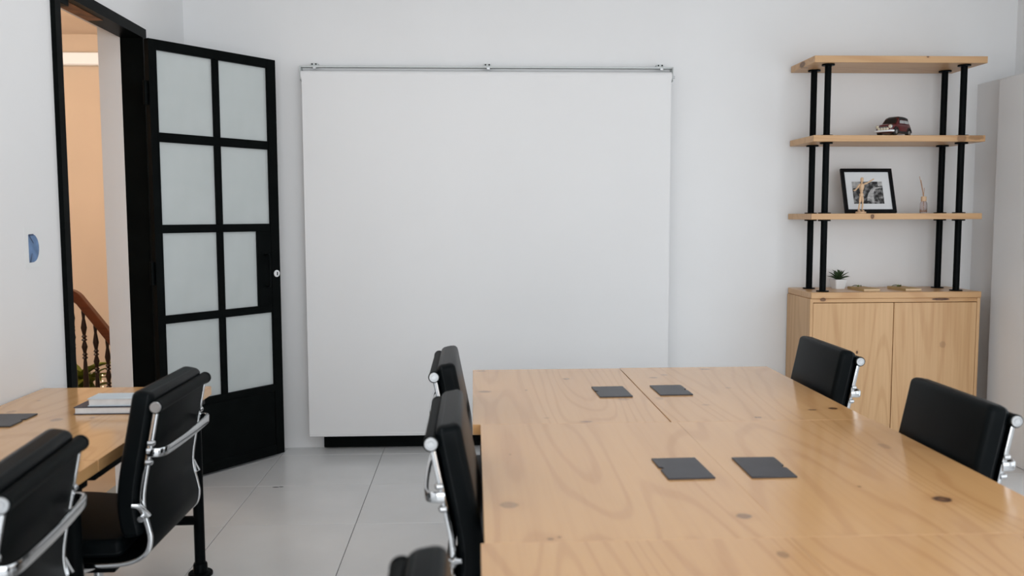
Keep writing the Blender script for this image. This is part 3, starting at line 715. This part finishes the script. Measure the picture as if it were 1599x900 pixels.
# wooden mannequin
mn = thing('artist_mannequin', 'small jointed wooden artist figure with arms outstretched before the picture', 'figurine', (2.264, 5.045, 1.4289), .35)
def cap(nm, p0, p1, r0, r1, par=None, bulge=1.12, m=man_m):
    p0, p1 = Vector(p0), Vector(p1); ts = [0, .04, .14, .3, .5, .7, .86, .96, 1]
    rr = [.25, .6, .92, 1, bulge*.97, 1, .92, .6, .25]
    rad = [(r0+(r1-r0)*t)*q for t, q in zip(ts, rr)]
    return MB().tube([p0.lerp(p1, t) for t in ts], max(r0, r1), 12, True, rad).build(nm, m, par or mn)
MB().lathe([(.030, 0), (.030, .008), (.027, .011), (.001, .011)], 24).build('base', man_m, mn)
MB().tube([(0, .010, .011), (0, .008, .10)], .0016, 6).build('support_rod', steel_m, mn)
HZ = .105
cap('pelvis', (0, 0, HZ-.010), (0, 0, HZ+.014), .011, .012); cap('abdomen', (0, 0, HZ+.012), (0, 0, HZ+.032), .008, .009)
cap('chest', (0, 0, HZ+.024), (0, 0, HZ+.070), .011, .0165)
cap('neck', (0, 0, HZ+.066), (0, 0, HZ+.080), .0045, .0045); cap('head', (0, -.002, HZ+.075), (0, -.001, HZ+.104), .008, .0095)
cap('upper_arm', (.015, 0, HZ+.064), (.047, 0, HZ+.074), .0058, .005); cap('forearm', (.046, 0, HZ+.074), (.077, 0, HZ+.090), .0048, .0038); cap('hand', (.076, 0, HZ+.089), (.093, 0, HZ+.097), .0042, .003)
cap('upper_arm', (-.015, 0, HZ+.064), (-.034, 0, HZ+.040), .0058, .005); cap('forearm', (-.033, 0, HZ+.041), (-.056, -.006, HZ+.026), .0048, .0038); cap('hand', (-.055, -.006, HZ+.026), (-.070, -.010, HZ+.030), .0042, .003)
for s, kx, fx in ((-1, -.013, -.018), (1, .009, .010)):
    cap('thigh', (s*.0065, 0, HZ-.004), (kx, -.003, .060), .0075, .006); cap('shin', (kx, -.003, .062), (fx, .001, .018), .006, .0042); cap('foot', (fx, .006, .0165), (fx, -.016, .0150), .0045, .004)

# reed diffuser
df = thing('reed_diffuser', 'small glass reed diffuser with wooden cap beside the picture frame', 'diffuser', (2.676, 5.12, 1.4289))
MB().lathe([(.0005, .002), (.019, .002), (.0205, .006), (.0205, .056), (.018, .064), (.0135, .070), (.0135, .074), (.0115, .074), (.0115, .069), (.016, .062), (.0185, .055), (.0185, .008), (.017, .006), (.0005, .006)], 24, caps=False).build('bottle', glass_m, df)
MB().lathe([(.0142, .0705), (.0155, .072), (.0155, .097), (.0142, .099), (.004, .099)], 20).build('cap', man_m, df)
for (x, y, h) in ((-.028, .004, .218), (-.022, -.003, .196), (-.012, .004, .165), (.004, .005, .150)):
    MB().tube(spline([(.002, 0, .014), (x*.10, y*.3, .10), (x*.55, y*.8, .10+(h-.10)*.55), (x, y, h)], 3), .0018, 6).build('reed', reed_m, df)

# succulent
su = thing('potted_succulent', 'spiky dark succulent in a white square pot on the cabinet', 'plant', (2.222, 5.235, CZ+.0004), .12)
q0 = [(a, b) for a, b in rrect(.050, .050, .006, 3)]; q1 = [(a, b) for a, b in rrect(.068, .068, .007, 3)]; q2 = [(a, b) for a, b in rrect(.060, .060, .006, 3)]
MB().rings([[Vector((x, y, 0)) for x, y in q0], [Vector((x, y, .058)) for x, y in q1], [Vector((x, y, .058)) for x, y in q2], [Vector((x, y, .050)) for x, y in q2]], smooth=False).build('pot', pot_m, su)
MB().lathe([(.001, .0515), (.024, .0525), (.026, .0505)], 16).build('soil', soil_m, su)
def spike_mesh(L, W):
    rg = []
    for t in (0, .15, .35, .6, .82, .95, 1):
        wd = W*(.55+.9*t if t < .5 else 1.0*(1-((t-.5)/.5)**1.6))/2+.0004; x = L*t; z = L*.10*math.sin(PI*t)
        rg.append([Vector((x, -wd, z+wd*.35)), Vector((x, 0, z+wd*.05)), Vector((x, wd, z+wd*.35)), Vector((x, 0, z-wd*.45))])
    return MB().rings(rg).mesh('leaf', succ_m)
su.scale = (1.18, 1.18, 1.0)
sm = spike_mesh(.072, .018)
for ring_i, (n, el, sc) in enumerate(((7, .42, .92), (6, .80, 1.0), (5, 1.10, 1.0), (3, 1.40, .95))):
    for k in range(n):
        o = bpy.data.objects.new('leaf', sm); COL.objects.link(o); o.parent = su; o.location = (0, 0, .050)
        o.rotation_euler = (0, -el, 2*PI*k/n+ring_i*.5); o.scale = (sc, sc, sc)

# kraft notebooks with a dried sprig
def notebook(label, x, y, rz, wx, wy, th, leafy):
    b = thing('notebook', label, 'notebook', (x, y, CZ+.0004), rz, 'kraft notebooks on the cabinet')
    MB().box(-wx/2, wx/2, -wy/2, wy/2, 0, .0015).build('back_cover', kraft_m, b)
    MB().box(-wx/2, wx/2, -wy/2, wy/2, th-.0015, th).build('front_cover', kraft_m, b)
    MB().box(-wx/2+.002, wx/2-.002, -wy/2+.001, wy/2-.001, .0016, th-.0016).build('pages', kraftedge_m, b)
    MB().box(-wx/2-.0012, -wx/2, -wy/2, wy/2, 0, th).build('spine', kraft_m, b)
    lf = leaf_mesh(.055, .022, .6).mesh('dried_leaf', MATS['hall_plant_leaf'])
    for k in range(leafy):
        o = bpy.data.objects.new('dried_leaf', lf); COL.objects.link(o); o.parent = b
        o.location = (-.012+.008*k, wy*.25, th+.001); o.rotation_euler = (0, -.05, .6+1.6*k); o.scale = (.8, .8, .8)
    MB().tube(spline([(-wx/2, -.01, th+.001), (0, 0, th+.0014), (wx/2, .012, th+.001)], 3), .001, 6).build('twine', reed_m, b)
    return b
notebook('thin kraft notebook beside the white succulent pot', 2.340, 5.145, .06, .102, .198, .0125, 2)
notebook('kraft notebook with a dried sprig at the right of the cabinet top', 2.586, 5.140, .07, .100, .200, .0135, 3)

# ------------------------------------------------------------------ notice on the left wall, scuff on the floor
nt = thing('wall_notice', 'small white notice with a blue face mask picture on the left wall', 'sign', (XL+.0004, 3.462, 1.302))
MB().box(0, .0012, -.062, .062, -.075, .078).build('sheet', notice_m, nt)
def nshape(nm, pts, m, x): MB().poly([(x, y, z) for y, z in pts], (.0003, 0, 0), 1).build(nm, m, nt)
arc = [(.000+.048*math.cos(t), .000+.054*math.sin(t)) for t in [PI*(.36-.72*k/10) for k in range(11)]]
nshape('mask_print', [(-.032, -.055), (-.032, .052), (.006, .054)]+arc+[(.004, -.054)], maskblue_m, .0014)
nshape('mask_fold', [(-.032, .052), (-.026, .052), (.006, .022), (.004, .016)], maskdark_m, .0018)
nshape('mask_fold', [(-.030, -.055), (-.018, -.054), (-.006, -.020), (-.010, -.020)], maskdark_m, .0018)
nshape('mask_fold', [(-.030, .054), (.006, .055), (.010, .048), (-.026, .048)], maskdark_m, .0018)
sc = MB()
for x, y, a, b in ((-1.048, 4.562, .016, .006), (-1.020, 4.566, .012, .005)):
    sc.poly([(x+a*math.cos(t*PI/5)*(1+.2*math.sin(3*t)), y+b*math.sin(t*PI/5), .0003) for t in range(10)], (0, 0, .0006), 1)
tag(sc.build('floor_scuff', scuff_m), 'small dark scuff marks on the floor tile near the open door', 'scuff')
